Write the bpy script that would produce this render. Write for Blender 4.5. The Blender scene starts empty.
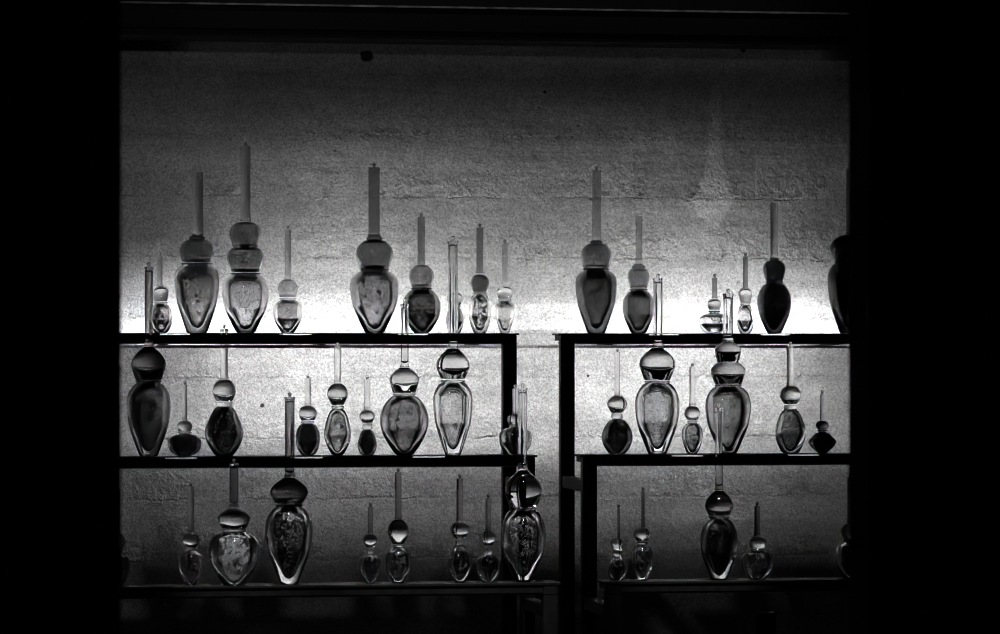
import bpy, bmesh, math, random
from mathutils import Vector, Matrix
random.seed(7)
SC = bpy.context.scene
COL = SC.collection

# ------------------------------------------------------------------ camera model
FPX = 3500.0                       # focal length in pixels of the 1000 px wide frame
TH = math.radians(9.2)             # the camera looks this far to the right of the wall's normal
ZC = 1.55                          # eye height
HZ = 350.0                         # image row of the horizon

def ray(px):
    a = (px - 500.0) / FPX
    return math.sin(TH) + a * math.cos(TH), math.cos(TH) - a * math.sin(TH)
def X(px, Y):
    dx, dy = ray(px)
    return Y * dx / dy
def depth(px, Y):
    return Y / ray(px)[1]
def Z(py, px, Y):
    return ZC + depth(px, Y) * (HZ - py) / FPX

ROW_Y = {1: 7.50, 2: 7.246, 3: 6.998, 4: 6.757}
SHELF_Z = {1: Z(333.2, 490, 7.5), 2: Z(455.4, 490, 7.246), 3: Z(583.4, 490, 6.998)}
SHELF_Z[4] = SHELF_Z[3] - 0.253
WALL_Y = 7.85
PLATE_D = 0.078

# ------------------------------------------------------------------ materials
def mat(name):
    m = bpy.data.materials.new(name); m.use_nodes = True
    nt = m.node_tree; nt.nodes.clear()
    out = nt.nodes.new('ShaderNodeOutputMaterial')
    return m, nt, out
def N(nt, t, **kw):
    n = nt.nodes.new(t)
    for k, v in kw.items():
        if k.startswith('i_'):
            key = k[2:]
            n.inputs[int(key) if key.isdigit() else key.replace('_', ' ')].default_value = v
        else: setattr(n, k, v)
    return n
def L(nt, a, b): nt.links.new(a, b)
def math_node(nt, op, a, b=None, c=None, clamp=False):
    n = nt.nodes.new('ShaderNodeMath'); n.operation = op; n.use_clamp = clamp
    for i, v in enumerate((a, b, c)):
        if v is None: continue
        if isinstance(v, (int, float)): n.inputs[i].default_value = v
        else: L(nt, v, n.inputs[i])
    return n.outputs[0]
def mrange(nt, v, a, b, c=0.0, d=1.0, smooth=True):
    n = nt.nodes.new('ShaderNodeMapRange')
    n.interpolation_type = 'SMOOTHSTEP' if smooth else 'LINEAR'
    L(nt, v, n.inputs[0])
    for i, x in enumerate((a, b, c, d)): n.inputs[i + 1].default_value = x
    return n.outputs[0]
def g(v): return (v, v, v, 1)

def m_plain(name, v, rough=0.5, metal=0.0, spec=0.5, grain=0.15, scale=120):
    m, nt, out = mat(name)
    p = N(nt, 'ShaderNodeBsdfPrincipled', i_Roughness=rough, i_Metallic=metal)
    p.inputs['Specular IOR Level'].default_value = spec
    tc = N(nt, 'ShaderNodeTexCoord')
    no = N(nt, 'ShaderNodeTexNoise', i_Scale=scale, i_Detail=4.0)
    L(nt, tc.outputs['Object'], no.inputs['Vector'])
    f = mrange(nt, no.outputs[0], 0.3, 0.7, v * (1 - grain), v * (1 + grain), False)
    c = N(nt, 'ShaderNodeCombineColor')
    for i in range(3): L(nt, f, c.inputs[i])
    L(nt, c.outputs[0], p.inputs['Base Color'])
    b = N(nt, 'ShaderNodeBump', i_Strength=0.15, i_Distance=0.002)
    L(nt, no.outputs[0], b.inputs['Height']); L(nt, b.outputs[0], p.inputs['Normal'])
    L(nt, p.outputs[0], out.inputs[0])
    return m

def m_glass(name, v, rough=0.0, ior=1.46):
    m, nt, out = mat(name)
    s = N(nt, 'ShaderNodeBsdfGlass', i_Color=g(v), i_Roughness=rough, i_IOR=ior)
    L(nt, s.outputs[0], out.inputs[0])
    return m

def m_core(name, tone, mark, kind, cover=0.5, light=False):
    """coloured blown-glass lining: a tinted film with specks or trails of colour in it"""
    m, nt, out = mat(name)
    tc = N(nt, 'ShaderNodeTexCoord'); oi = N(nt, 'ShaderNodeObjectInfo')
    off = N(nt, 'ShaderNodeVectorMath', operation='ADD')
    mul = N(nt, 'ShaderNodeVectorMath', operation='SCALE'); mul.inputs['Scale'].default_value = 37.0
    cx = N(nt, 'ShaderNodeCombineXYZ')
    for i in range(3): L(nt, oi.outputs['Random'], cx.inputs[i])
    L(nt, cx.outputs[0], mul.inputs[0])
    L(nt, tc.outputs['Object'], off.inputs[0]); L(nt, mul.outputs[0], off.inputs[1])
    v = off.outputs[0]
    big = N(nt, 'ShaderNodeTexNoise', i_Scale=38.0, i_Detail=5.0, i_Roughness=0.65, i_Distortion=1.2)
    fine = N(nt, 'ShaderNodeTexNoise', i_Scale=150.0, i_Detail=3.0, i_Distortion=0.8)
    vor = N(nt, 'ShaderNodeTexVoronoi', i_Scale=75.0, i_Randomness=1.0)
    for n in (big, fine, vor): L(nt, v, n.inputs['Vector'])
    if kind == 'speck':
        near = mrange(nt, vor.outputs['Distance'], 0.28, 0.36, 1.0, 0.0)
        where = mrange(nt, big.outputs[0], 0.54 - 0.10 * cover, 0.60, 0.0, 1.0)
        f = math_node(nt, 'MULTIPLY', near, where)
    elif kind == 'swirl':
        d = math_node(nt, 'ABSOLUTE', math_node(nt, 'SUBTRACT', big.outputs[0], 0.5))
        line = mrange(nt, d, 0.008, 0.026, 1.0, 0.0)
        near = mrange(nt, fine.outputs[0], 0.47, 0.56, 0.0, 1.0)
        f = math_node(nt, 'MULTIPLY', line, near)
    else:                                           # cloud
        f = mrange(nt, math_node(nt, 'ADD', math_node(nt, 'MULTIPLY', big.outputs[0], 0.65), math_node(nt, 'MULTIPLY', fine.outputs[0], 0.35)),
                   0.57 - 0.10 * cover, 0.62 - 0.06 * cover, 0.0, 1.0)
    f = math_node(nt, 'MULTIPLY', f, 0.04 if kind == 'film' else 0.9)
    shade = mrange(nt, fine.outputs[0], 0.35, 0.65, tone * 0.82, min(1.0, tone * 1.12), True)
    cc = N(nt, 'ShaderNodeCombineColor')
    for i in range(3): L(nt, shade, cc.inputs[i])
    tr = N(nt, 'ShaderNodeBsdfTransparent'); L(nt, cc.outputs[0], tr.inputs[0])
    di = N(nt, 'ShaderNodeBsdfDiffuse', i_Color=g(mark))
    tl = N(nt, 'ShaderNodeBsdfTranslucent', i_Color=g(mark))
    mk = N(nt, 'ShaderNodeMixShader', i_0=0.45); L(nt, di.outputs[0], mk.inputs[1]); L(nt, tl.outputs[0], mk.inputs[2])
    mx = N(nt, 'ShaderNodeMixShader'); L(nt, f, mx.inputs[0]); L(nt, tr.outputs[0], mx.inputs[1]); L(nt, mk.outputs[0], mx.inputs[2])
    L(nt, mx.outputs[0], out.inputs[0])
    return m

def m_concrete():
    m, nt, out = mat('board_formed_concrete')
    tc = N(nt, 'ShaderNodeTexCoord'); pos = tc.outputs['Object']
    sep = N(nt, 'ShaderNodeSeparateXYZ'); L(nt, pos, sep.inputs[0])
    x, z = sep.outputs[0], sep.outputs[2]
    n1 = N(nt, 'ShaderNodeTexNoise', i_Scale=3.5, i_Detail=6.0, i_Roughness=0.6)
    n2 = N(nt, 'ShaderNodeTexNoise', i_Scale=22.0, i_Detail=6.0, i_Roughness=0.65)
    n3 = N(nt, 'ShaderNodeTexNoise', i_Scale=330.0, i_Detail=3.0, i_Roughness=0.8)
    n4 = N(nt, 'ShaderNodeTexNoise', i_Scale=70.0, i_Detail=4.0, i_Roughness=0.6)
    mp = N(nt, 'ShaderNodeMapping'); mp.inputs['Scale'].default_value = (2.2, 2.2, 26.0)
    L(nt, pos, mp.inputs[0])
    nb = N(nt, 'ShaderNodeTexNoise', i_Scale=1.6, i_Detail=5.0, i_Roughness=0.6); L(nt, mp.outputs[0], nb.inputs['Vector'])
    for n in (n1, n2, n3, n4): L(nt, pos, n.inputs['Vector'])
    S = 0.1365
    zoff = ZC + (HZ - 197) / FPX * 7.95             # one board joint passes here
    wob = math_node(nt, 'MULTIPLY', math_node(nt, 'ADD', math_node(nt, 'SUBTRACT', n2.outputs[0], 0.5), math_node(nt, 'MULTIPLY', math_node(nt, 'SUBTRACT', n4.outputs[0], 0.5), 0.7)), 0.020)
    zz = math_node(nt, 'DIVIDE', math_node(nt, 'SUBTRACT', math_node(nt, 'ADD', z, wob), zoff), S)
    fr = math_node(nt, 'FRACT', math_node(nt, 'ADD', zz, 0.5))
    dist = math_node(nt, 'MULTIPLY', math_node(nt, 'ABSOLUTE', math_node(nt, 'SUBTRACT', fr, 0.5)), S)
    seam = mrange(nt, dist, 0.0006, 0.0036, 1.0, 0.0)
    # broken, stronger in places
    nk = N(nt, 'ShaderNodeTexNoise', i_Scale=9.0, i_Detail=4.0, i_Roughness=0.6); L(nt, pos, nk.inputs['Vector'])
    brk = math_node(nt, 'MULTIPLY', mrange(nt, nk.outputs[0], 0.42, 0.58, 0.08, 1.0), mrange(nt, n4.outputs[0], 0.35, 0.6, 0.4, 1.0))
    seam = math_node(nt, 'MULTIPLY', seam, brk)
    seam = math_node(nt, 'MULTIPLY', seam, mrange(nt, z, zoff + 0.02, zoff + 0.10, 1.0, 0.25))
    # each board sits a little proud of its neighbour
    wn = N(nt, 'ShaderNodeTexWhiteNoise', noise_dimensions='1D')
    L(nt, math_node(nt, 'FLOOR', math_node(nt, 'ADD', zz, 0.0)), wn.inputs['W'])
    # thin secondary lines
    fr2 = math_node(nt, 'FRACT', math_node(nt, 'ADD', math_node(nt, 'DIVIDE', math_node(nt, 'SUBTRACT', z, zoff + 0.075), 0.262), 0.5))
    d2 = math_node(nt, 'MULTIPLY', math_node(nt, 'ABSOLUTE', math_node(nt, 'SUBTRACT', fr2, 0.5)), 0.262)
    thin = math_node(nt, 'MULTIPLY', mrange(nt, d2, 0.0006, 0.0022, 1.0, 0.0), math_node(nt, 'MULTIPLY', mrange(nt, n1.outputs[0], 0.56, 0.60, 0.0, 1.0), mrange(nt, z, zoff + 0.0, zoff + 0.03, 1.0, 0.0)))
    # small pits and four tie holes
    vor = N(nt, 'ShaderNodeTexVoronoi', i_Scale=26.0); L(nt, pos, vor.inputs['Vector'])
    pit = math_node(nt, 'MULTIPLY', mrange(nt, vor.outputs['Distance'], 0.05, 0.11, 1.0, 0.0), mrange(nt, n1.outputs[0], 0.5, 0.58, 0.0, 1.0))
    hole = None
    for (px, py, r) in ((367, 56, .0145), (262, 405.5, .0052), (367.5, 377, .004), (545, 92, .004), (743, 50, .006), (588, 376, .0035)):
        cx, cz = X(px, WALL_Y), Z(py, px, WALL_Y)
        dx = math_node(nt, 'SUBTRACT', math_node(nt, 'ADD', x, math_node(nt, 'MULTIPLY', math_node(nt, 'SUBTRACT', n4.outputs[0], .5), r * 1.2)), cx)
        dz = math_node(nt, 'SUBTRACT', math_node(nt, 'ADD', z, math_node(nt, 'MULTIPLY', math_node(nt, 'SUBTRACT', n2.outputs[0], .5), r * 1.2)), cz)
        d = math_node(nt, 'SQRT', math_node(nt, 'ADD', math_node(nt, 'MULTIPLY', dx, dx), math_node(nt, 'MULTIPLY', dz, dz)))
        h = mrange(nt, d, r * 0.75, r * 1.15, 1.0, 0.0)
        hole = h if hole is None else math_node(nt, 'MAXIMUM', hole, h)
    # pale mineral run-off stain with a darker outline (own shape)
    sx, sz = X(716, WALL_Y), Z(194, 716, WALL_Y)
    nz = math_node(nt, 'ADD', math_node(nt, 'SUBTRACT', n2.outputs[0], .5), math_node(nt, 'MULTIPLY', math_node(nt, 'SUBTRACT', n1.outputs[0], .5), 1.2))
    ex = math_node(nt, 'SUBTRACT', math_node(nt, 'ADD', x, math_node(nt, 'MULTIPLY', nz, .045)), sx)
    ez = math_node(nt, 'SUBTRACT', math_node(nt, 'ADD', z, math_node(nt, 'MULTIPLY', math_node(nt, 'SUBTRACT', n2.outputs[0], .5), .03)), sz)
    w_up = mrange(nt, ez, 0.0, 0.10, 0.040, 0.017)                       # a run narrowing upwards
    w_dn = mrange(nt, ez, -0.085, 0.0, 0.006, 0.060, False)              # and a pointed patch below the joint
    wid = math_node(nt, 'MINIMUM', w_up, w_dn)
    wid = math_node(nt, 'ADD', math_node(nt, 'MULTIPLY', w_dn, mrange(nt, ez, -0.006, 0.004, 1.0, 0.0)), math_node(nt, 'MULTIPLY', w_up, mrange(nt, ez, -0.006, 0.004, 0.0, 1.0)))
    body = math_node(nt, 'MULTIPLY', mrange(nt, math_node(nt, 'SUBTRACT', math_node(nt, 'ABSOLUTE', ex), wid), -0.010, 0.006, 1.0, 0.0),
                     math_node(nt, 'MULTIPLY', mrange(nt, ez, -0.088, -0.06, 0.0, 1.0), mrange(nt, ez, 0.10, 0.33, 1.0, 0.0)))
    # patched panel: slightly darker slab beside the stain
    px0, px1 = X(634, WALL_Y), X(756, WALL_Y)
    pz0, pz1 = Z(198, 700, WALL_Y), Z(150, 700, WALL_Y)
    pan = math_node(nt, 'MULTIPLY', math_node(nt, 'MULTIPLY', mrange(nt, x, px0 - .003, px0 + .003), mrange(nt, x, px1 - .003, px1 + .003, 1.0, 0.0)),
                    math_node(nt, 'MULTIPLY', mrange(nt, z, pz0 - .004, pz0 + .004), mrange(nt, math_node(nt, 'ADD', z, math_node(nt, 'MULTIPLY', n2.outputs[0], .05)), pz1 + .015, pz1 + .03, 1.0, 0.0)))
    # colour
    base = mrange(nt, n1.outputs[0], 0.3, 0.7, 0.40, 0.56, False)
    base = math_node(nt, 'MULTIPLY', base, mrange(nt, nb.outputs[0], 0.3, 0.7, 0.86, 1.12, False))
    base = math_node(nt, 'MULTIPLY', base, mrange(nt, n2.outputs[0], 0.3, 0.7, 0.86, 1.12, False))
    base = math_node(nt, 'MULTIPLY', base, mrange(nt, n3.outputs[0], 0.34, 0.66, 0.42, 1.55, False))
    base = math_node(nt, 'MULTIPLY', base, math_node(nt, 'SUBTRACT', 1.0, math_node(nt, 'MULTIPLY', seam, 0.18)))
    base = math_node(nt, 'MULTIPLY', base, math_node(nt, 'ADD', 1.0, math_node(nt, 'MULTIPLY', body, 0.5)))
    base = math_node(nt, 'MULTIPLY', base, math_node(nt, 'SUBTRACT', 1.0, math_node(nt, 'MULTIPLY', pan, 0.16)))
    base = math_node(nt, 'MULTIPLY', base, math_node(nt, 'SUBTRACT', 1.0, math_node(nt, 'MULTIPLY', hole, 0.93)))
    base = math_node(nt, 'MULTIPLY', base, math_node(nt, 'SUBTRACT', 1.0, math_node(nt, 'MULTIPLY', pit, 0.35)))
    cc = N(nt, 'ShaderNodeCombineColor')
    for i in range(3): L(nt, base, cc.inputs[i])
    # relief
    hgt = math_node(nt, 'MULTIPLY', n2.outputs[0], 0.0045)
    hgt = math_node(nt, 'ADD', hgt, math_node(nt, 'MULTIPLY', n4.outputs[0], 0.0030))
    hgt = math_node(nt, 'ADD', hgt, math_node(nt, 'MULTIPLY', n3.outputs[0], 0.0016))
    hgt = math_node(nt, 'ADD', hgt, math_node(nt, 'MULTIPLY', nb.outputs[0], 0.003))
    hgt = math_node(nt, 'ADD', hgt, math_node(nt, 'MULTIPLY', wn.outputs[0], 0.002))
    hgt = math_node(nt, 'SUBTRACT', hgt, math_node(nt, 'MULTIPLY', seam, 0.0035))
    hgt = math_node(nt, 'SUBTRACT', hgt, math_node(nt, 'MULTIPLY', pit, 0.002))
    hgt = math_node(nt, 'ADD', hgt, math_node(nt, 'MULTIPLY', body, 0.0015))
    hgt = math_node(nt, 'SUBTRACT', hgt, math_node(nt, 'MULTIPLY', pan, 0.0015))
    saw = math_node(nt, 'MULTIPLY', math_node(nt, 'SUBTRACT', 1.0, math_node(nt, 'FRACT', zz)), math_node(nt, 'MULTIPLY', brk, mrange(nt, z, zoff + 0.02, zoff + 0.10, 1.0, 0.25)))
    hgt = math_node(nt, 'ADD', hgt, math_node(nt, 'MULTIPLY', saw, 0.005))
    crumbs = math_node(nt, 'MULTIPLY', math_node(nt, 'MULTIPLY', mrange(nt, dist, 0.003, 0.016, 1.0, 0.0), mrange(nt, n4.outputs[0], 0.52, 0.60, 0.0, 1.0)), brk)
    hgt = math_node(nt, 'ADD', hgt, math_node(nt, 'MULTIPLY', crumbs, 0.0032))
    b = N(nt, 'ShaderNodeBump', i_Strength=0.8, i_Distance=1.0); L(nt, hgt, b.inputs['Height'])
    p = N(nt, 'ShaderNodeBsdfPrincipled', i_Roughness=0.92)
    p.inputs['Specular IOR Level'].default_value = 0.1
    L(nt, cc.outputs[0], p.inputs['Base Color']); L(nt, b.outputs[0], p.inputs['Normal'])
    L(nt, p.outputs[0], out.inputs[0])
    return m

M = {
    'concrete': m_concrete(),
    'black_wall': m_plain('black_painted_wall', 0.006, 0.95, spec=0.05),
    'dark_floor': m_plain('dark_floor', 0.015, 0.8, spec=0.1),
    'dark_ceiling': m_plain('dark_ceiling', 0.01, 0.95, spec=0.05),
    'steel': m_plain('blackened_steel', 0.0045, 0.6, spec=0.1, grain=0.4, scale=60),
    'beam': m_plain('black_beam', 0.012, 0.6, spec=0.2),
    'beam_edge': m_plain('beam_edge_highlight', 0.4, 0.6, spec=0.3, grain=0.6, scale=25),  # pale colour stands in for light caught along the beam's top edge
    'lip_highlight': m_plain('lip_highlight', 0.10, 0.5, metal=0.3, grain=0.4, scale=60),  # light caught under the rails, put into the lip's paler colour
    'led_housing': m_plain('led_housing', 0.012, 0.7, spec=0.1),
    'clear': m_glass('clear_glass', 0.97),
    'pale': m_glass('pale_grey_glass', 0.90),
    'grey': m_glass('grey_glass', 0.76),
    'smoke': m_glass('smoke_glass', 0.56),
    'dark': m_glass('dark_glass', 0.34),
    'label': m_glass('frosted_acrylic', 0.98, 0.35, 1.3),
}
CORE = {}
def core(tone, mark, kind, cover=0.5):
    k = (tone, mark, kind, cover)
    if k not in CORE: CORE[k] = m_core('lining_%d' % len(CORE), *k)
    return CORE[k]

# ------------------------------------------------------------------ mesh helpers
def link(name, bm, material, parent=None, loc=None):
    me = bpy.data.meshes.new(name); bm.to_mesh(me); bm.free()
    for m in (material if isinstance(material, (list, tuple)) else [material]): me.materials.append(m)
    o = bpy.data.objects.new(name, me); COL.objects.link(o)
    if parent is not None: o.parent = parent
    if loc is not None: o.location = loc
    return o
def tag(o, label=None, cat=None, group=None, kind=None):
    for k, v in (('label', label), ('category', cat), ('group', group), ('kind', kind)):
        if v: o[k] = v
    return o
def empty(name, loc):
    o = bpy.data.objects.new(name, None); o.empty_display_size = 0.05
    COL.objects.link(o); o.location = loc
    return o
def add_box(bm, x0, x1, y0, y1, z0, z1, bevel=0.0, mi=0):
    r = bmesh.ops.create_cube(bm, size=1.0, matrix=Matrix.Translation(((x0 + x1) / 2, (y0 + y1) / 2, (z0 + z1) / 2)) @ Matrix.Diagonal((x1 - x0, y1 - y0, z1 - z0, 1)))
    if bevel:
        es = list({e for v in r['verts'] for e in v.link_edges})
        bmesh.ops.bevel(bm, geom=es, offset=bevel, segments=2, affect='EDGES', profile=0.6)
    return bm
def box(name, x0, x1, y0, y1, z0, z1, m, parent=None, bevel=0.0):
    bm = bmesh.new()
    if parent is None:
        return link(name, add_box(bm, x0, x1, y0, y1, z0, z1, bevel), m)
    p = parent.location
    return link(name, add_box(bm, x0 - p.x, x1 - p.x, y0 - p.y, y1 - p.y, z0 - p.z, z1 - p.z, bevel), m, parent)

def spline(pts, n=10):
    """Catmull-Rom through (r, z) points"""
    P = [Vector(p) for p in pts]
    P = [P[0] * 2 - P[1]] + P + [P[-1] * 2 - P[-2]]
    out = []
    for i in range(1, len(P) - 2):
        p0, p1, p2, p3 = P[i - 1:i + 3]
        t0 = 0.0; t1 = t0 + max(1e-9, (p1 - p0).length) ** 0.5; t2 = t1 + max(1e-9, (p2 - p1).length) ** 0.5; t3 = t2 + max(1e-9, (p3 - p2).length) ** 0.5
        for k in range(n):
            t = t1 + (t2 - t1) * k / n
            a1 = p0 * ((t1 - t) / (t1 - t0)) + p1 * ((t - t0) / (t1 - t0))
            a2 = p1 * ((t2 - t) / (t2 - t1)) + p2 * ((t - t1) / (t2 - t1))
            a3 = p2 * ((t3 - t) / (t3 - t2)) + p3 * ((t - t2) / (t3 - t2))
            b1 = a1 * ((t2 - t) / (t2 - t0)) + a2 * ((t - t0) / (t2 - t0))
            b2 = a2 * ((t3 - t) / (t3 - t1)) + a3 * ((t - t1) / (t3 - t1))
            out.append(b1 * ((t2 - t) / (t2 - t1)) + b2 * ((t - t1) / (t2 - t1)))
    out.append(P[-2])
    return [(max(0.0, v.x), v.y) for v in out]

def lathe(bm, prof, seg=64, flip=False):
    """revolve an (r, z) profile, closing both ends on the axis"""
    rings = []
    bot = bm.verts.new((0, 0, prof[0][1])); top = bm.verts.new((0, 0, prof[-1][1]))
    for r, z in prof:
        r = max(r, 1e-5)
        rings.append([bm.verts.new((r * math.cos(2 * math.pi * j / seg), r * math.sin(2 * math.pi * j / seg), z)) for j in range(seg)])
    fs = []
    for a, b in zip(rings[:-1], rings[1:]):
        for j in range(seg):
            k = (j + 1) % seg
            fs.append(bm.faces.new((a[j], a[k], b[k], b[j])))
    for j in range(seg):
        k = (j + 1) % seg
        fs.append(bm.faces.new((bot, rings[0][k], rings[0][j])))
        fs.append(bm.faces.new((top, rings[-1][j], rings[-1][k])))
    for f in fs:
        f.smooth = True
        if flip: f.normal_flip()
    return bm

def rounded(prof, e):
    """soften the two flat ends of a profile by a small radius e"""
    (r0, z0), (r1, z1) = prof[0], prof[-1]
    e0, e1 = min(e, r0 * 0.5), min(e, r1 * 0.5)
    head = [(r0 - e0, z0), (r0 - e0 * 0.35, z0 + e0 * 0.2), (r0, z0 + e0)]
    tail = [(r1, z1 - e1), (r1 - e1 * 0.35, z1 - e1 * 0.2), (r1 - e1, z1)]
    mid = [p for p in prof[1:-1] if z0 + e0 * 1.05 < p[1] < z1 - e1 * 1.05]
    return head + mid + tail

# ------------------------------------------------------------------ the setting
XL, XR = -1.2, 3.6
def structure(o): return tag(o, kind='structure')
structure(box('wall_back', XL, XR, WALL_Y, WALL_Y + 0.25, 0.0, 2.6, M['concrete']))
structure(box('floor', XL, XR, -0.6, WALL_Y + 0.25, -0.1, 0.0, M['dark_floor']))
structure(box('ceiling', XL, XR, -0.6, WALL_Y + 0.25, 2.6, 2.7, M['dark_ceiling']))
PY0, PY1 = 5.20, 5.32
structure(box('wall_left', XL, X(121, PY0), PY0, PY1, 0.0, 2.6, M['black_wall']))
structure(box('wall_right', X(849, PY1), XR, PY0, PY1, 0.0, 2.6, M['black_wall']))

# steel beam along the top of the wall
def beam():
    yb0, yb1 = 7.68, 7.78
    zb = Z(40.5, 500, yb0); zt = Z(8.0, 500, yb0)
    root = empty('trim_1', (0, yb0, zb)); structure(root)
    box('beam_web', XL, XR, yb0 + 0.015, yb1, zb, zt, M['beam'], root)
    box('bottom_flange', XL, XR, yb0, yb1 + 0.03, zb, zb + 0.006, M['beam'], root, 0.001)
    box('flange_ledge', XL, XR, yb0 + 0.004, yb0 + 0.02, zb + 0.018, zb + 0.024, M['beam'], root, 0.001)
    box('top_edge', XL, XR, yb0 + 0.002, yb0 + 0.02, zt - 0.002, zt + 0.002, M['beam_edge'], root)
    box('upper_fascia', XL, XR, yb0 + 0.02, yb1, zt + 0.002, 2.6, M['beam'], root)
    for o in root.children: o['kind'] = 'structure'
beam()

# ------------------------------------------------------------------ the stepped stands
LEGW = 0.0285
LEG_PX = {('left', 1): (503.2, 517), ('left', 2): (521.5, 535.3), ('left', 3): (543.5, 558),
          ('right', 1): (560.8, 575), ('right', 2): (582.8, 597.3), ('right', 3): (606.2, 621)}
RAIL_H = 0.0178
SLIPS = {1: ((160, 190), (279.5, 311.5), (398, 428), (649, 678.5), (760.5, 790)),
         2: ((165, 197), (294, 322.5), (412.5, 445), (671.5, 703), (787.5, 819))}
def plate(root, row, x0, x1, y, pz, z):
    """shelf plate with slots left open for the glass slips"""
    cuts = sorted((X(a, y), X(b, y)) for a, b in SLIPS.get(row, ()) if x0 < X(a, y) < x1)
    bm = bmesh.new(); p = root.location
    add_box(bm, x0 - p.x, x1 - p.x, y - 0.001 - p.y, y + PLATE_D - p.y, z - 0.0011 - p.z, z - p.z)
    xs = x0
    for c0, c1 in cuts + [(x1, x1)]:
        add_box(bm, xs - p.x, c0 - p.x, y - 0.001 - p.y, y + PLATE_D - p.y, pz - p.z, z - 0.0011 - p.z)
        xs = c1
    link('shelf_plate', bm, M['steel'], root)
def stand(side, label, far_px, rows):
    xleg = (X(LEG_PX[(side, 1)][0], ROW_Y[1]), X(LEG_PX[(side, 1)][1], ROW_Y[1]))
    root = empty('display_stand', (xleg[0], ROW_Y[2], 0.0))
    tag(root, label, 'display stand', 'stepped steel display stands')
    for r in rows:
        y, z = ROW_Y[r], SHELF_Z[r]
        if (side, r) in LEG_PX:
            a, b = LEG_PX[(side, r)]
            lx0, lx1 = X(a, y), X(b, y)
        else:
            lx0, lx1 = xleg
        fx = X(far_px, y)
        pz = z - 0.0042
        if side == 'left':
            plate(root, r, fx, lx1 + 0.0045, y, pz, z)
            box('rail', fx + 0.01, lx0, y + 0.001, y + LEGW, pz - RAIL_H, pz, M['steel'], root, 0.002)
            box('rail_lip', fx + 0.01, lx0 - 0.004, y + 0.003, y + LEGW, pz - RAIL_H - 0.0022, pz - RAIL_H, M['lip_highlight'], root)
            box('rail', fx + 0.01, lx0, y + PLATE_D - 0.012, y + PLATE_D - 0.002, pz - 0.012, pz, M['steel'], root, 0.001)
            other = (fx + 0.01, fx + 0.01 + LEGW)
        else:
            plate(root, r, lx0 - 0.0055, fx, y, pz, z)
            box('rail', lx1, fx - 0.01, y + 0.001, y + LEGW, pz - RAIL_H, pz, M['steel'], root, 0.002)
            box('rail_lip', lx1 + 0.004, fx - 0.01, y + 0.003, y + LEGW, pz - RAIL_H - 0.0022, pz - RAIL_H, M['lip_highlight'], root)
            box('rail', lx1, fx - 0.01, y + PLATE_D - 0.012, y + PLATE_D - 0.002, pz - 0.012, pz, M['steel'], root, 0.001)
            other = (fx - 0.01 - LEGW, fx - 0.01)
        for a, b in ((lx0, lx1), other):
            leg = box('leg', a, b, y, y + LEGW, 0.0, pz, M['steel'], root, 0.0025)
            bm = bmesh.new()                         # weld bead where the rail meets the post
            p = root.location
            add_box(bm, a - p.x - .0005, b - p.x + .0005, y - p.y - .0006, y - p.y + LEGW, pz - RAIL_H - p.z - .001, pz - RAIL_H - p.z + .0006, 0.0004)
            link('weld_seam', bm, M['steel'], leg)
        box('shelf_bracket', lx0, lx1, y + LEGW, y + PLATE_D - 0.002, pz - 0.012, pz, M['steel'], root, 0.001)
    # bars that tie one step to the next
    for (r0, r1, py, px) in ((1, 2, 480.5, 585), (2, 3, 605.5, 612)):
        zt = Z(py, px, ROW_Y[r1])
        c0 = (xleg[0] + 0.003, xleg[1] - 0.003)
        tb = box('connecting_bar', c0[0], c0[1], ROW_Y[r1] + LEGW, ROW_Y[r0], zt - 0.025, zt, M['steel'], root, 0.002)
    if 4 in rows:
        zt = SHELF_Z[4] - 0.2
        box('connecting_bar', xleg[0] + 0.003, xleg[1] - 0.003, ROW_Y[4] + LEGW, ROW_Y[3], zt - 0.025, zt, M['steel'], root, 0.002)
    return root
stand('left', 'stepped black steel stand at left, holding the three wider rows of bottles', 40, (1, 2, 3))
stand('right', 'stepped black steel stand at right, starting just past the strip of bare wall', 950, (1, 2, 3, 4))

# ------------------------------------------------------------------ LED strips behind the top shelves
def area(name, parent, cx, cy, cz, length, width, direction, power, spread=180):
    l = bpy.data.lights.new(name, 'AREA'); l.shape = 'RECTANGLE'; l.size = length; l.size_y = width
    l.energy = power; l.color = (1, 1, 1); l.spread = math.radians(spread)
    o = bpy.data.objects.new(name, l); COL.objects.link(o)
    d = Vector(direction).normalized()
    zax = -d; xax = Vector((1, 0, 0)); yax = zax.cross(xax)
    mtx = Matrix((xax, yax, zax)).transposed().to_4x4()
    mtx.translation = Vector((cx, cy, cz))
    o.matrix_world = mtx
    if parent is not None:
        o.parent = parent
        o.matrix_parent_inverse = Matrix.Translation(-parent.location)
    return o
UP_Y, DN_Y = 7.715, 7.61
def led(side, px0, px1, y, z0, z1, label, kind):
    x0, x1 = X(px0, y), X(px1, y)
    root = empty('led_strip_light', ((x0 + x1) / 2, y, z0))
    tag(root, label, 'light strip', 'light strips behind the top shelves')
    # channel open towards the wall
    box('housing', x0, x1, y - 0.012, y - 0.009, z0, z1, M['led_housing'], root)
    for t in (0.12, 0.5, 0.88):
        xb = x0 + (x1 - x0) * t
        box('bracket', xb - 0.006, xb + 0.006, ROW_Y[1] + PLATE_D - 0.002, y - 0.0095, *((z0 - 0.0045, z0 - 0.0005) if kind == 'up' else (z0 + 0.002, z0 + 0.008)), M['led_housing'], root)
    return root, x0, x1
zlo, zhi = ZC + 0.0155, ZC + 0.0315
P_BEAM = 0.05
P_UP, P_END, P_DA, P_DB, P_TOP = 2.5, 1.7, 2.9, 1.5, 0.009
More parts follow.
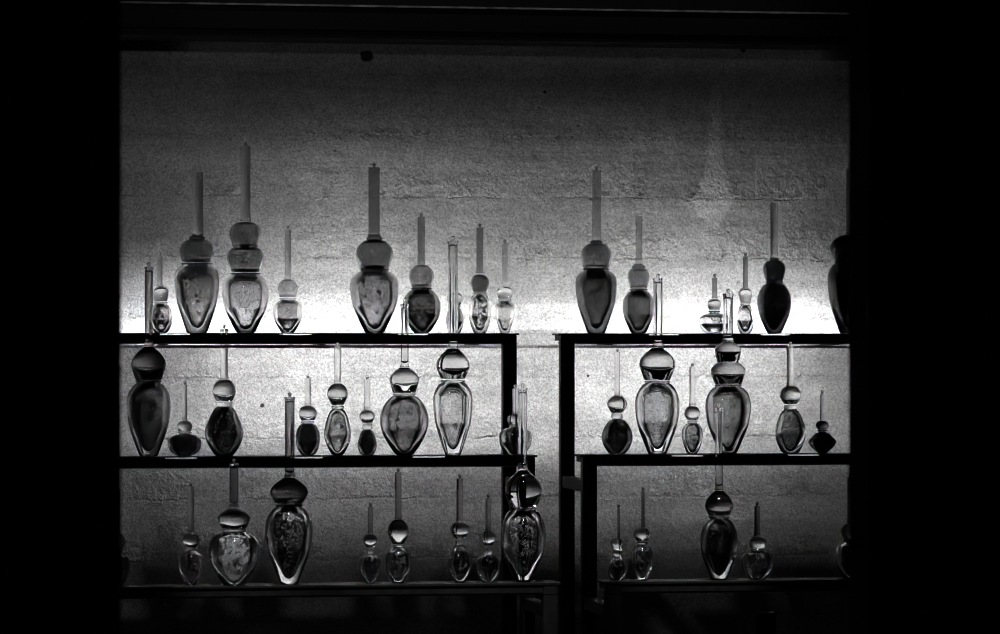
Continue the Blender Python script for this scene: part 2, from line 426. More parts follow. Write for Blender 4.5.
for side, a, b, da, db, e0, e1 in (('left', 112, 514, 205, 512, 240, 512), ('right', 563, 856, 565, 818, 566, 782)):
    r, x0, x1 = led(side, a, b, UP_Y, zlo, zhi, 'slim light strip washing the wall above the %s stand, hidden behind its top shelf' % side, 'up')
    box('leak_baffle', x0, x1, UP_Y - 0.009, UP_Y + 0.072, zlo, zlo + 0.002, M['led_housing'], r)  # unseen baffle, added to keep the upward light off the lower wall
    zl_ = zlo + 0.009
    box('cutoff_baffle', x0, x1, UP_Y - 0.009, UP_Y + 0.00171, zl_ + 0.006, zl_ + 0.0066, M['led_housing'], r)  # unseen baffle, added to cut the glow off high on the wall
    m0, m1 = X(e0, UP_Y), X(e1, UP_Y)
    area('lamp', r, (m0 + m1) / 2, UP_Y, zl_, m1 - m0, 0.0008, (0, 0.75, 0.66), P_UP * (m1 - m0))
    # dimmer, narrower end segment
    n0, n1 = (X(122, UP_Y), m0) if side == 'left' else (m1, X(854, UP_Y))
    area('lamp', r, (n0 + n1) / 2, UP_Y, zl_, n1 - n0, 0.002, (0, 1, 0.2), P_END * (n1 - n0), 100)
    r, x0, x1 = led(side, da, db, DN_Y, zlo, zhi, 'slim light strip shining down the wall behind the middle row of the %s stand' % side, 'down')
    Lm = x1 - x0
    box('cover_plate', x0, x1, DN_Y - 0.009, DN_Y + 0.02, zhi - 0.002, zhi, M['led_housing'], r)
    # two diode lines, each over its own cut-off lip
    box('lip', x0, x1, DN_Y - 0.009, DN_Y + 0.0055, zlo, zlo + 0.001, M['led_housing'], r)
    area('lamp', r, (x0 + x1) / 2, DN_Y, zlo + 0.0072, Lm - 0.01, 0.0012, (0, 0.62, -0.78), P_DA * Lm)
    k0 = X(225, DN_Y) if side == 'left' else x0
    area('lamp', r, (k0 + x1) / 2, DN_Y + 0.0025, zlo + 0.0068, x1 - k0 - 0.01, 0.0008, (0, 0.62, -0.78), P_DB * Lm)
# weak cove strip behind the beam
zb = Z(40.5, 500, 7.68)
cl = empty('led_strip_light', (1.0, 7.81, zb + 0.01))
tag(cl, 'faint light strip tucked behind the beam along the top of the wall', 'light strip')
box('housing', X(190, 7.81), X(830, 7.81), 7.786, 7.83, zb + 0.016, zb + 0.02, M['led_housing'], cl)
area('lamp', cl, (X(190, 7.81) + X(830, 7.81)) / 2, 7.812, zb + 0.012, X(830, 7.81) - X(190, 7.81), 0.004, (0, 0.3, -0.95), P_TOP)

bl = empty('led_strip_light', (1.0, 7.45, 2.52))  # unseen strip, added only to brighten the beam's top edge
tag(bl, 'added dim strip under the ceiling, unseen, to light the upper edge of the beam', 'light strip')
box('housing', X(200, 7.45), X(840, 7.45), 7.44, 7.46, 2.53, 2.60, M['led_housing'], bl)
area('lamp', bl, (X(200, 7.45) + X(840, 7.45)) / 2, 7.45, 2.525, X(840, 7.45) - X(200, 7.45), 0.006, (0, 0.75, -0.66), P_BEAM, 60)

# unseen spotlights added to brighten the bottles on the bottom shelves
def spot(label, loc, target, power, size=0.02, angle=40):
    root = empty('fill_spot', loc); tag(root, label, 'fill_spot', 'added spotlights over the bottom shelves')
    bm = bmesh.new(); lathe(bm, [(0.03, 0.0), (0.034, 0.02), (0.034, 0.09), (0.02, 0.1)], 32)
    d = (Vector(target) - Vector(loc)).normalized()
    c = link('lamp_can', bm, M['led_housing'], root); c.rotation_euler = d.to_track_quat('-Z', 'Y').to_euler()
    c.location = -d * 0.012
    bm = bmesh.new(); add_box(bm, -0.006, 0.006, -0.006, 0.006, 0.05, 2.6 - loc[2])
    link('mounting_stem', bm, M['led_housing'], root)
    l = bpy.data.lights.new('bulb_light', 'SPOT'); l.energy = power; l.spot_size = math.radians(angle); l.spot_blend = 0.8; l.shadow_soft_size = size
    o = bpy.data.objects.new('bulb_light', l); COL.objects.link(o); o.parent = root
    o.rotation_euler = d.to_track_quat('-Z', 'Y').to_euler(); o.location = d * 0.005
P_SPOT = 190.0
for px, lab in ((250, 'added unseen spotlight aimed at the bright squat bottle on left bottom shelf'),
                (400, 'added unseen spotlight aimed at the middle of left bottom shelf'),
                (515, 'added unseen spotlight aimed at the right end of left bottom shelf'),
                (690, 'small black ceiling spotlight aimed at the right stand\'s bottom shelf')):
    xx = X(px, 7.0)
    spot(lab, (xx - 0.05, 6.55, 2.42), (xx, 7.03, 1.165), P_SPOT, 0.04, 15)
# small unseen panel added in front of the stands for glints on the glass
gp = empty('glint_light', (0.25, 5.75, 2.5))
tag(gp, 'added square glint light, unseen, in front of the stands', 'ceiling light')
box('frame', 0.19, 0.31, 5.69, 5.81, 2.49, 2.60, M['led_housing'], gp, 0.003)
area('lamp', gp, 0.25, 5.75, 2.485, 0.11, 0.11, (0.45, 0.62, -0.55), 2.2)

# ------------------------------------------------------------------ the bottles
def bottle(row, cx, base, body, waist, bulbs, stem, look, label, sh=0.86, lo=0.60, ring=None, bead=True, cap=0.0, hollow=None, stem_glass=None, fill=None, lobe=0.5):
    """all numbers are measured in image pixels at the bottle's own distance.
    base (y, half); body (y, half) at the belly; waist (y, half); bulbs [(y_bottom, half_b, y_max, half_max, y_top, half_top)];
    stem (y_bottom, y_top, half, offset); look = (body glass, bulb glass, lining tone, lining mark, lining kind, cover)"""
    yc = ROW_Y[row] + 0.036
    s = depth(cx, yc) / FPX
    z0 = SHELF_Z[row]
    root = empty('glass_bottle', (X(cx, yc), yc, z0 + 0.0003))
    tag(root, label, 'bottle', 'stoppered glass bottles on the stands')
    by = base[0]
    def zz(y): return (by - y) * s
    G = 0.0004
    gb, gs, tone, mark, kind, cover = look
    tone = round(tone ** 0.5, 3)
    hb, (ym, hm), (yw, hw) = base[1], body, waist
    # body: thick glass with a hollow inside
    H = by - yw
    if fill is None: fill = 0.66 if row == 1 else 0.62
    pts = [(hb, by), (hb + (hm - hb) * (0.13 + 0.49 * lo), by + (ym - by) * 0.28), (hb + (hm - hb) * (0.84 + (lo - 0.6) * 0.25), by + (ym - by) * 0.62), (hm, ym),
           (hw + (hm - hw) * sh, ym + (yw - ym) * 0.5), (hw + (hm - hw) * sh * 0.42, ym + (yw - ym) * 0.84), (hw, yw)]
    prof = spline([(r * s, zz(y)) for r, y in pts], 9)
    bm = bmesh.new()
    lathe(bm, rounded(prof, 0.0022))
    zl, zh = zz(by - 0.09 * H), zz(yw + 0.05 * H)
    def inner(gap):
        res = []
        n = 40
        for i in range(n + 1):
            t = i / n; t = 0.5 - 0.5 * math.cos(math.pi * t)
            z = zl + gap + (zh - zl - 2 * gap) * t
            for (r0, za), (r1, zb_) in zip(prof[:-1], prof[1:]):
                if za <= z <= zb_:
                    ro = r0 + (r1 - r0) * (z - za) / max(1e-9, zb_ - za); break
            else: ro = hw * s
            f = fill * min(1.0, 0.45 + 1.3 * t)
            e = min(1.0, (1 - (1 - min(1, t / 0.10)) ** 2) ** 0.5, (1 - (1 - min(1, (1 - t) / 0.2)) ** 2) ** 0.5) if 0 < t < 1 else 0.02
            res.append((max(0.0004, (ro * f - gap) * max(0.02, e)), z))
        return res
    lathe(bm, inner(0.0), flip=True)
    b = link('body', bm, M[gb], root)
    bm = bmesh.new(); lathe(bm, inner(0.0006), 48)
    link('colour_lining', bm, core(tone, mark, kind, cover), root)
    # ring round the neck
    rh = ring if ring else 1.6
    top_y = yw - G / s
    bm = bmesh.new()
    hr = hw + (0.9 if not ring else 0.35)
    lathe(bm, rounded(spline([((hr - 0.7) * s, zz(top_y)), (hr * s, zz(top_y - rh * 0.5)), ((hr - 0.7) * s, zz(top_y - rh))], 6), 0.0006), 48)
    link('neck_ring', bm, M['dark' if row == 1 and gs != 'clear' and hm > 15 else 'clear' if gs in ('clear', 'pale') else gs], root)
    cur = top_y - rh - G / s
    # stopper: one or two gourd-shaped lobes
    for i, (yb, h0, ymx, hx, yt, ht) in enumerate(bulbs):
        yb = min(yb, cur)
        if i > 0: yb = cur
        onion = row > 1 and hx > 13
        pts = [(h0, yb), (h0 + (hx - h0) * 0.55, yb + (ymx - yb) * 0.45), (hx, ymx)] + [(ht + (hx - ht) * k, ymx + (yt - ymx) * t) for t, k in ((.32, .88), (.70, .46), (.90, .13))] + [(ht, yt)] if onion else [
               (h0, yb), (h0 + (hx - h0) * 0.55, yb + (ymx - yb) * 0.45), (hx, ymx), (ht + (hx - ht) * 0.80, ymx + (yt - ymx) * 0.52),
               (ht + (hx - ht) * 0.36, ymx + (yt - ymx) * 0.86), (ht, yt)]
        bprof = spline([(r * s, zz(y)) for r, y in pts], 9)
        bm = bmesh.new(); lathe(bm, rounded(bprof, 0.001))
        liner = None
        if hollow and hx > 8:
            zb0, zb1 = zz(yb - 1.2), zz(yt + 1.2)
            def shell(gap):
                res = []
                for k in range(33):
                    t = 0.5 - 0.5 * math.cos(math.pi * k / 32)
                    zq = zb0 + gap + (zb1 - zb0 - 2 * gap) * t
                    ro = h0 * s
                    for (r0, za), (r1, zb_) in zip(bprof[:-1], bprof[1:]):
                        if za <= zq <= zb_: ro = r0 + (r1 - r0) * (zq - za) / max(1e-9, zb_ - za); break
                    e = min(1, t / 0.08, (1 - t) / 0.08)
                    res.append((max(0.0003, (ro - 1.1 * s - gap) * (1 - (1 - e) ** 2) ** 0.5), zq))
                return res
            lathe(bm, shell(0.0), 48, flip=True)
            liner = shell(0.0005)
        sbulb = link('stopper_bulb', bm, M[gs], root)
        if liner:
            bm = bmesh.new(); lathe(bm, liner, 48)
            link('colour_lining', bm, core(round(lobe ** 0.5, 3), 0.03, 'film'), sbulb)
        cur = yt - G / s
    # long stem with its finial
    sb, st, hs, off = stem
    sb = min(sb, cur)
    if cap:                                             # dark collar where stem and lobe meet
        hc = bulbs[-1][5]
        bm = bmesh.new()
        lathe(bm, rounded([(hc * 0.96 * s, zz(cur)), ((hc * 0.7 + hs * 0.45) * s, zz(cur - cap * 0.5)), (hs * 1.12 * s, zz(cur - cap))], 0.0006), 40)
        link('collar', bm, M['dark'], root)
        cur = cur - cap - G / s
        sb = min(sb, cur)
    bm = bmesh.new()
    flare = [(hs * 1.22 * s, zz(sb)), (hs * 1.05 * s, zz(sb - 1.4)), (hs * s, zz(sb - 3.2)), (hs * s, zz(sb - 3.7))]
    rest = [(hs * s, zz(sb + (st - sb) * t)) for t in (0.25, 0.5, 0.75, 0.97)]
    lip = [(hs * s, zz(st + 2.8)), (hs * s, zz(st + 2.3)), (hs * (1.12 if hs > 3.9 and row > 1 else 1.0) * s, zz(st + 1.5)), (hs * (1.12 if hs > 3.9 and row > 1 else 1.0) * s, zz(st))]
    lathe(bm, rounded(flare + rest[:-1] + lip, 0.0006), 40)
    if hs > 3.9 and row > 1:                            # the widest stems are tubes
        ri = hs * 0.72 * s
        lathe(bm, [(ri * 0.4, zz(sb - 4)), (ri, zz(sb - 6)), (ri, zz(sb - 6.6)), (ri, zz((sb + st) / 2)), (ri, zz(st + 5.6)), (ri, zz(st + 5)), (ri * 0.4, zz(st + 3.5))], 32, flip=True)
    sg = stem_glass or {'clear': 'pale', 'pale': 'pale', 'grey': 'grey', 'smoke': 'grey', 'dark': 'grey'}[gs]
    if row == 1 and not stem_glass: sg = 'grey'
    so = link('stem', bm, M[sg], root, (off * s, 0, 0))
    if bead:
        rb = (2.0 if hs > 3.9 else 1.7) * s
        zt = zz(st) + G
        bm = bmesh.new()
        lathe(bm, [(rb * 0.75, zt), (rb * 0.6, zt + rb * 0.5)] + [(rb * math.cos(a), zt + rb * 1.35 + rb * math.sin(a)) for a in [(-50 + 135 * k / 9) * math.pi / 180 for k in range(10)]], 24)
        link('finial', bm, M[sg], so)
    return root

def B1(yb, h0, ym, hm, yt, ht): return (yb, h0, ym, hm, yt, ht)
LS, RS = 'left stand', 'right stand'
# ---- top row, left stand
bottle(1, 161.0, (332.6, 6.5), (319, 11.3), (303.5, 6.6), [B1(301, 6.0, 293, 7.6, 286, 3.2)], (286, 256, 2.7, -1.2), ('pale', 'grey', .62, .08, 'cloud', .5),
       'small mottled bottle at left end of top shelf, behind a dark tall stem', hollow=.7, lobe=0.55)
bottle(1, 197.0, (332.6, 10.2), (279, 22.4), (264.5, 15.0), [B1(262, 14.5, 251, 17.6, 239, 8.4)], (236, 172, 5.1, 1.0), ('grey', 'pale', .62, .02, 'speck', .9),
       'big smoky grey bottle with plain cut-off stem, on top shelf beside the tallest pale bottle', bead=False, hollow=.86, cap=3.6, lobe=0.32)
bottle(1, 245.5, (332.8, 9.0), (291, 23.4), (274.5, 14.6), [B1(272, 14.0, 258, 18.8, 247.5, 12.6), B1(245, 12.4, 233, 16.0, 222, 6.5)], (221, 146, 4.9, 0),
       ('pale', 'pale', .95, .03, 'swirl', .6), 'tallest bottle on left top shelf, pale trailed body under two dark stacked lobes', hollow=.86, lobe=0.38)
bottle(1, 287.8, (332.8, 6.3), (312, 14.5), (299.5, 7.9), [B1(297, 8.4, 288.5, 10.0, 279, 3.6)], (278.6, 229.5, 3.0, 0), ('pale', 'pale', .55, .03, 'swirl', .8),
       'small speckled bottle with milky lobe, alone in the middle of left top shelf', hollow=.84, lobe=0.8)
bottle(1, 374.5, (332.6, 9.2), (287, 24.4), (270, 14.4), [B1(268, 14.2, 253.5, 18.9, 239.5, 8.2)], (236, 167, 5.6, -.4), ('grey', 'pale', .80, .02, 'speck', .9),
       'large broad-shouldered bottle with near-black lobe and speckled grey body, on left top shelf', hollow=.86, cap=3.6, stem_glass='smoke', lobe=0.24)
bottle(1, 421.5, (332.6, 8.0), (307, 19.2), (289, 10.3), [B1(287, 10.0, 276, 12.7, 264, 3.8)], (263.6, 216.5, 3.6, -.3), ('smoke', 'pale', .70, .03, 'cloud', .6),
       'dark round-bellied bottle on left top shelf, behind the short front stem with a bead', sh=.8, hollow=.84, stem_glass='smoke', lobe=0.4)
bottle(1, 454.8, (332.4, 5.5), (319, 9.0), (307, 5.2), [B1(305.5, 5.0, 298, 8.0, 291, 3.0)], (290.5, 266, 2.4, 0), ('grey', 'grey', .40, .04, 'cloud', .5),
       'small smoky bottle mostly hidden behind a clear tall stem, on left top shelf', sh=.7)
bottle(1, 479.8, (332.6, 6.0), (310, 11.2), (293.5, 6.6), [B1(291.5, 6.4, 283, 9.7, 274, 4.0)], (272.5, 227, 3.4, 0), ('clear', 'grey', .80, .02, 'cloud', .65),
       'slim bottle with dark lobe and black-splashed pale body, second from right on left top shelf', sh=.75, lo=.8, stem_glass='smoke', lobe=0.4, hollow=.8)
bottle(1, 504.8, (332.8, 4.4), (309, 9.5), (300.5, 6.6), [B1(298.5, 6.4, 292.5, 8.1, 285.5, 3.3)], (285, 243.5, 2.9, .2), ('clear', 'pale', .95, .05, 'swirl', .9),
       'small pale bottle at right end of left top shelf, above the stand\'s leg', sh=.9)
# ---- top row, right stand
bottle(1, 596.2, (332.4, 8.7), (283, 20.8), (269.5, 13.0), [B1(267.5, 13.2, 254, 15.6, 242.5, 6.4)], (239.5, 169.5, 4.3, .5), ('smoke', 'pale', .55, .02, 'speck', .8),
       'large dark grey bottle at left end of the right stand\'s top shelf', hollow=.84, cap=2.6, lobe=0.36)
bottle(1, 638.5, (332.6, 7.4), (306, 15.9), (290, 8.8), [B1(288, 8.6, 276, 11.0, 268, 7.0)], (263, 215.5, 3.3, .5), ('smoke', 'pale', .75, .03, 'cloud', .4),
       'dark grey bottle with plain stem and black collar, second along the right top shelf', sh=.8, bead=False, hollow=.84, cap=4.6, lobe=0.36)
bottle(1, 714.3, (333.0, 8.0), (322.5, 15.2), (312, 5.4), [B1(309.5, 5.2, 303.5, 6.8, 298.6, 3.2)], (298, 277.5, 2.6, .4), ('clear', 'grey', .80, .04, 'cloud', .5),
       'squat onion-shaped pale bottle with short stem, on right top shelf', sh=.9, lo=.8, stem_glass='smoke')
bottle(1, 745.3, (332.8, 5.2), (319, 8.5), (304.5, 4.9), [B1(303, 4.8, 293.5, 6.6, 287.3, 3.0)], (287, 256, 2.5, .2), ('clear', 'pale', .92, .05, 'swirl', .7),
       'small white gourd-shaped bottle beside the black one on right top shelf', sh=.62, lo=.8, stem_glass='smoke')
bottle(1, 774.2, (332.8, 7.0), (300, 16.9), (282.5, 8.6), [B1(281, 8.6, 268, 11.2, 259.5, 4.6)], (258.8, 202, 3.8, 0), ('dark', 'smoke', .40, .45, 'swirl', .6),
       'near-black bottle with tall plain stem, darkest whole bottle on right top shelf', sh=.76, bead=False, hollow=.84, cap=2.0, lobe=0.3)
bottle(1, 851.5, (332.6, 11.5), (281, 23.8), (262, 17.0), [B1(260, 16.8, 247, 21.5, 234, 8.0)], (233.5, 168, 5.2, 0), ('dark', 'dark', .06, .02, 'cloud', .4),
       'black bottle half swallowed by the dark edge at right end of top shelf', hollow=.86)
# ---- middle row, left stand
bottle(2, 148.6, (456.6, 9.0), (405, 21.9), (383, 12.6), [B1(381, 12.6, 365, 17.4, 347, 5.2)], (346.5, 267, 4.2, .3), ('smoke', 'dark', .75, .02, 'speck', .8),
       'largest dark bottle at left end of middle shelf, its stem rising past the shelf above', sh=.84)
bottle(2, 184.7, (456.2, 7.2), (444, 16.8), (433.5, 6.2), [B1(432, 6.2, 426, 7.6, 420.6, 3.0)], (420.4, 385, 2.4, 0), ('smoke', 'grey', .15, .03, 'cloud', .4),
       'flat squat dark bottle with thin stem, second along the left middle shelf', sh=.9, lo=.85)
bottle(2, 224.2, (456.2, 8.6), (431, 19.3), (406.8, 8.0), [B1(401.5, 8.0, 392, 11.8, 379.5, 4.2)], (379, 328.5, 3.8, 0), ('smoke', 'pale', .50, .03, 'cloud', .6),
       'pear-shaped dark bottle with clear lobe and bright neck band, third on left middle shelf', sh=.62, lo=.72, ring=4.4, stem_glass='clear')
bottle(2, 307.8, (456.2, 6.0), (439.5, 12.1), (424, 6.6), [B1(421, 6.6, 414, 9.3, 406.2, 3.2)], (406, 379, 3.0, 0), ('smoke', 'pale', .40, .25, 'speck', .7),
       'small dark egg-bodied bottle right of the tall stem that crosses the left middle shelf', sh=.85, lo=.85, ring=2.2, stem_glass='clear')
bottle(2, 337.6, (455.8, 5.2), (432, 13.6), (409.5, 6.2), [B1(405.5, 6.0, 395, 10.5, 384, 4.0)], (383.7, 346.6, 3.4, 0), ('pale', 'pale', .90, .05, 'cloud', .3),
       'slender bottle with net-like specks and clear stem, centre of the left middle shelf', sh=.66, lo=.75, ring=3.2, stem_glass='clear')
bottle(2, 367.2, (455.6, 5.8), (444, 9.7), (430, 4.8), [B1(423, 4.8, 416.5, 7.8, 410.3, 3.2)], (410, 379.7, 3.0, 0), ('smoke', 'pale', .30, .06, 'speck', .5),
       'smallest dark bottle, thick clear neck, left of big pear-bodied one on left middle shelf', sh=.66, lo=.85, ring=6.0, stem_glass='clear')
bottle(2, 404.3, (455.2, 8.4), (418, 24.5), (395.5, 11.3), [B1(393, 11.4, 380, 14.9, 367.5, 4.6)], (367, 304, 4.0, .4), ('grey', 'pale', .90, .05, 'speck', .7),
       'widest pear-bodied speckled bottle on left middle shelf, its stem overlapping the top shelf', sh=.74, lo=.72, ring=1.8, stem_glass='clear')
bottle(2, 452.9, (455.0, 7.8), (401.5, 19.8), (382.4, 12.2), [B1(379, 12.0, 366, 16.8, 348.5, 5.6)], (348, 241, 4.9, .1), ('clear', 'clear', .98, .08, 'swirl', .3),
       'large clear glass bottle with very tall tubular stem, brightest on left middle shelf', sh=.84, ring=2.0, stem_glass='clear')
bottle(2, 515.4, (454.8, 9.0), (438, 16.4), (427, 6.6), [B1(425, 6.6, 419.5, 8.4, 414.3, 3.0)], (414, 388.6, 2.6, -.2), ('grey', 'grey', .28, .05, 'cloud', .4),
       'squat round dark bottle at right end of left middle shelf, before a post', sh=.9, lo=.8, ring=1.8, stem_glass='pale')
# ---- middle row, right stand
bottle(2, 617.2, (453.8, 7.6), (435, 15.5), (418.5, 5.8), [B1(412.5, 5.8, 404, 10.0, 395.2, 3.2)], (395, 351.6, 2.7, .2), ('smoke', 'pale', .25, .04, 'cloud', .4),
       'round black bottle with clear lobe and bright neck band, first on right middle shelf', sh=.72, lo=.8, ring=5.2, stem_glass='clear')
bottle(2, 657.3, (453.6, 9.2), (404.5, 22.4), (382.6, 12.8), [B1(380, 12.8, 364, 18.1, 347.5, 5.6)], (346.8, 278, 4.6, .7), ('pale', 'pale', .95, .04, 'swirl', .9),
       'large bottle with vertical trail of specks and single big lobe, on right middle shelf', sh=.80, ring=1.8, stem_glass='clear')
bottle(2, 692.3, (453.6, 5.0), (434, 10.4), (422.5, 5.0), [B1(420, 5.0, 414, 8.0, 406, 3.2)], (405.8, 366.4, 2.9, .1), ('pale', 'clear', .80, .10, 'cloud', .3),
       'small pale bottle standing between the two largest on right middle shelf', sh=.85, lo=.7, ring=1.8, stem_glass='clear')
bottle(2, 728.1, (453.6, 8.4), (406, 22.8), (386.4, 13.6), [B1(384.4, 13.4, 371, 17.4, 362.5, 11.0), B1(360.5, 10.8, 350.5, 13.1, 342, 6.0)], (341.6, 293.5, 5.1, 0), ('grey', 'grey', .92, .04, 'speck', .8),
       'large grey bottle with two stacked lobes, tallest body on the right middle shelf', sh=.82, ring=1.8, stem_glass='clear')
bottle(2, 790.4, (453.6, 8.0), (430.5, 15.3), (409.5, 6.6), [B1(404.5, 6.5, 396, 10.7, 386.5, 4.0)], (386.2, 346, 3.6, -.1), ('grey', 'pale', .80, .45, 'swirl', .9),
       'netted oval bottle with clear stem, second from right on right middle shelf', sh=.68, lo=.8, ring=4.0, stem_glass='clear')
bottle(2, 822.3, (454.0, 4.8), (442, 14.0), (432.5, 4.6), [B1(431, 4.6, 426.5, 6.7, 421.5, 2.6)], (421.2, 395, 2.3, 0), ('dark', 'dark', .10, .05, 'cloud', .3),
       'small black diamond-shaped bottle at right end of right middle shelf', sh=.55, lo=.5)
# ---- bottom row, left stand
bottle(3, 117.5, (586.6, 5.0), (567, 12.4), (552, 5.2), [B1(550, 5.0, 542, 8.4, 534, 3.0)], (533.6, 490, 3.0, 0), ('grey', 'grey', .4, .1, 'cloud', .4),
       'faint bottle lost in the dark at left end of the bottom shelf')
bottle(3, 191.2, (586.2, 4.4), (564.5, 12.8), (551, 4.8), [B1(549, 4.8, 541.5, 8.6, 533.6, 3.6)], (533.2, 487.4, 3.2, -.3), ('clear', 'pale', .4, .25, 'cloud', .5),
       'small dim bottle just left of the bright squat one on left bottom shelf', sh=.86, ring=2.0)
bottle(3, 234.0, (586.2, 11.0), (551, 25.6), (533, 12.8), [B1(529.5, 12.6, 520, 16.4, 509.6, 5.4)], (509, 464.5, 4.6, 0), ('clear', 'pale', .75, .80, 'cloud', .95),
       'squat clear bottle with bright frosty core, brightest on the left bottom shelf', sh=.86, lo=.66, ring=3.0, stem_glass='grey')
bottle(3, 289.0, (585.8, 8.6), (529, 23.8), (508, 13.6), [B1(505, 13.4, 494, 19.0, 479, 5.4)], (478.4, 398.6, 4.9, .7), ('pale', 'dark', .35, .6, 'swirl', .9),
       'large bottle with black lobe and pale pointed foot, its stem crossing the middle shelf', sh=.8, ring=2.0, stem_glass='grey')
bottle(3, 370.3, (585.0, 4.6), (566.5, 11.2), (555.5, 3.8), [B1(549, 3.8, 542, 7.2, 535.6, 2.8)], (535.2, 508.6, 2.5, .2), ('clear', 'pale', .3, .15, 'cloud', .4),
       'small dark-cored bottle with short stem, left of a close pair on bottom shelf', sh=.9, ring=5.0, stem_glass='grey')
bottle(3, 398.2, (584.8, 5.6), (564.5, 13.0), (548.6, 5.4), [B1(546, 5.4, 534, 10.6, 521.4, 3.8)], (521, 474, 3.3, .1), ('clear', 'pale', .32, .22, 'cloud', .5),
       'bottle with round frosted lobe, right of a close pair on left bottom shelf', sh=.88, ring=1.8, stem_glass='grey')
bottle(3, 459.8, (584.0, 5.2), (564.5, 12.0), (546, 4.8), [B1(540.5, 4.8, 531.5, 9.8, 523.6, 3.6)], (523.2, 480, 3.3, -.2), ('clear', 'pale', .32, .15, 'cloud', .4),
       'teardrop-bodied bottle with taller stem, left of the pair near the post on bottom shelf', sh=.55, lo=.7, ring=3.6, stem_glass='grey')
bottle(3, 488.2, (583.8, 6.2), (568, 11.5), (556, 4.4), [B1(547, 4.4, 540, 7.8, 532.6, 3.0)], (532.2, 500, 2.8, 0), ('clear', 'pale', .25, .12, 'cloud', .4),
       'little round-bodied bottle standing beside the largest right-hand bottle on left bottom shelf', sh=.92, lo=.8, ring=6.5, stem_glass='grey')
bottle(3, 523.2, (583.6, 7.6), (537, 22.6), (512, 13.8), [B1(509.5, 13.6, 493, 18.5, 472, 5.4)], (471.4, 390, 4.6, -.6), ('clear', 'grey', .55, .6, 'swirl', .8),
       'large glossy bottle at right end of left bottom shelf, before the stand\'s posts', sh=.78, ring=2.0, stem_glass='clear')
# ---- bottom row, right stand
bottle(3, 617.4, (582.2, 5.2), (571, 9.6), (558, 4.5), [B1(551.5, 4.5, 544.5, 6.6, 539.2, 2.0)], (539, 510, 1.3, 1.2), ('clear', 'pale', .45, .35, 'cloud', .5),
       'smallest bottle with needle-thin stem, first on the right stand\'s bottom shelf', sh=.5, lo=.8, ring=5.5, stem_glass='smoke')
bottle(3, 642.2, (582.0, 4.8), (560.5, 11.3), (546.5, 5.6), [B1(542.5, 5.6, 535.5, 8.7, 529.2, 2.4)], (529, 493, 1.7, .8), ('clear', 'pale', .35, .15, 'cloud', .5),
       'small heart-shaped bottle with thin stem, second on right bottom shelf', sh=.88, ring=3.0, stem_glass='smoke')
bottle(3, 719.0, (581.6, 8.0), (542, 18.7), (520.5, 10.2), [B1(517.5, 10.2, 508, 14.2, 492.5, 4.6)], (492, 409.5, 4.1, -.2), ('grey', 'smoke', .32, .08, 'speck', .6),
       'large dark bottle on right bottom shelf, its stem rising over the shelf above', sh=.78, ring=2.0, stem_glass='clear')
bottle(3, 757.5, (581.2, 8.0), (562.5, 16.3), (553, 7.4), [B1(550, 7.4, 544, 8.8, 538.4, 3.2)], (538, 508, 2.9, -.2), ('clear', 'pale', .5, .3, 'cloud', .5),
       'squat lamp-shaped bottle with pale stem, right of the large one on right bottom shelf', sh=.92, lo=.8, ring=2.0, stem_glass='smoke')
bottle(3, 850.5, (580.8, 7.0), (558, 15.6), (544, 6.6), [B1(542, 6.4, 534, 9.6, 526, 3.2)], (525.6, 480, 3.2, 0), ('clear', 'grey', .2, .1, 'cloud', .4),
       'bottle shown only by a glint at the dark right edge of bottom shelf', sh=.86)
# ---- one on the step below the frame: only the flat top of its thick stem shows
bottle(4, 766, (725, 12), (706, 22), (690, 13), [B1(687, 13, 676, 18, 664, 10.5)], (663, 622.5, 10.2, 0), ('smoke', 'dark', .2, .05, 'cloud', .4),
       'thick dark stem end poking up at the bottom, under the right stand\'s lowest row', bead=False, stem_glass='dark')

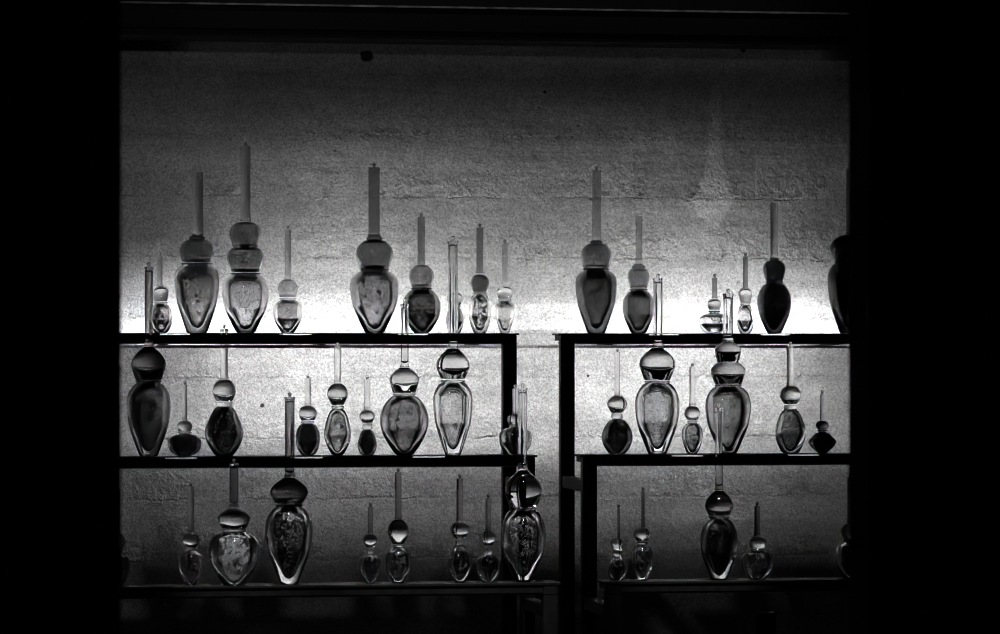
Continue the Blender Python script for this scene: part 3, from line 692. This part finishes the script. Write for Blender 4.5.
# ------------------------------------------------------------------ clear glass strips let into the shelf edges
def label_strip(row, a, b, label):
    y = ROW_Y[row]; z = SHELF_Z[row]
    x0, x1 = X(a, y), X(b, y)
    bm = bmesh.new()
    add_box(bm, 0.0002, x1 - x0 - 0.0002, -0.0012, PLATE_D, 0.0001, 0.0030, 0.0002)
    o = link('glass_slip', bm, M['clear'], None, (x0, y, z - 0.0042))
    tag(o, label, 'glass strip', 'glass strips let into the shelves')
for row, a, b, lab in (
    (1, 160, 190, 'thin bright glass strip in top shelf edge under the mottled bottle at far left'),
    (1, 279.5, 311.5, 'thin bright glass strip in left top shelf edge under the small speckled bottle'),
    (1, 398, 428, 'thin bright glass strip in left top shelf edge under the dark round-bellied bottle'),
    (1, 649, 678.5, 'thin bright glass strip in right top shelf edge by the clear tall stem'),
    (1, 760.5, 790, 'thin bright glass strip in right top shelf edge under the near-black bottle'),
    (2, 165, 197, 'thin bright glass strip in left middle shelf edge under the flat squat bottle'),
    (2, 294, 322.5, 'thin bright glass strip in left middle shelf edge under the small egg-bodied bottle'),
    (2, 412.5, 445, 'thin bright glass strip in left middle shelf edge between the two largest bottles there'),
    (2, 671.5, 703, 'thin bright glass strip in right middle shelf edge under the small pale bottle'),
    (2, 787.5, 819, 'thin bright glass strip in right middle shelf edge between its last two bottles')):
    label_strip(row, a, b, lab)

# ------------------------------------------------------------------ camera and render look
w = bpy.data.worlds.new('dark_room'); SC.world = w; w.use_nodes = True
w.node_tree.nodes['Background'].inputs[0].default_value = (0, 0, 0, 1)
cd = bpy.data.cameras.new('camera'); cam = bpy.data.objects.new('camera', cd); COL.objects.link(cam)
cd.sensor_fit = 'HORIZONTAL'; cd.sensor_width = 36.0; cd.lens = FPX * 36.0 / 1000.0
cd.shift_y = (HZ - 317.0) / 1000.0
cam.location = (0, 0, ZC); cam.rotation_euler = (math.pi / 2, 0, -TH)
cd.clip_start = 0.05; cd.clip_end = 50
cd.dof.use_dof = True; cd.dof.focus_distance = 7.42; cd.dof.aperture_fstop = 4.5
SC.camera = cam
vs = SC.view_settings
vs.view_transform = 'Standard'; vs.look = 'None'; vs.gamma = 1.0; vs.exposure = 0.0; vs.use_curve_mapping = False
cy = SC.cycles
cy.filter_width = 1.1
cy.max_bounces = 20; cy.transmission_bounces = 18; cy.glossy_bounces = 6; cy.diffuse_bounces = 3; cy.transparent_max_bounces = 16
cy.caustics_refractive = True; cy.caustics_reflective = False; cy.blur_glossy = 0.5; cy.sample_clamp_indirect = 60.0
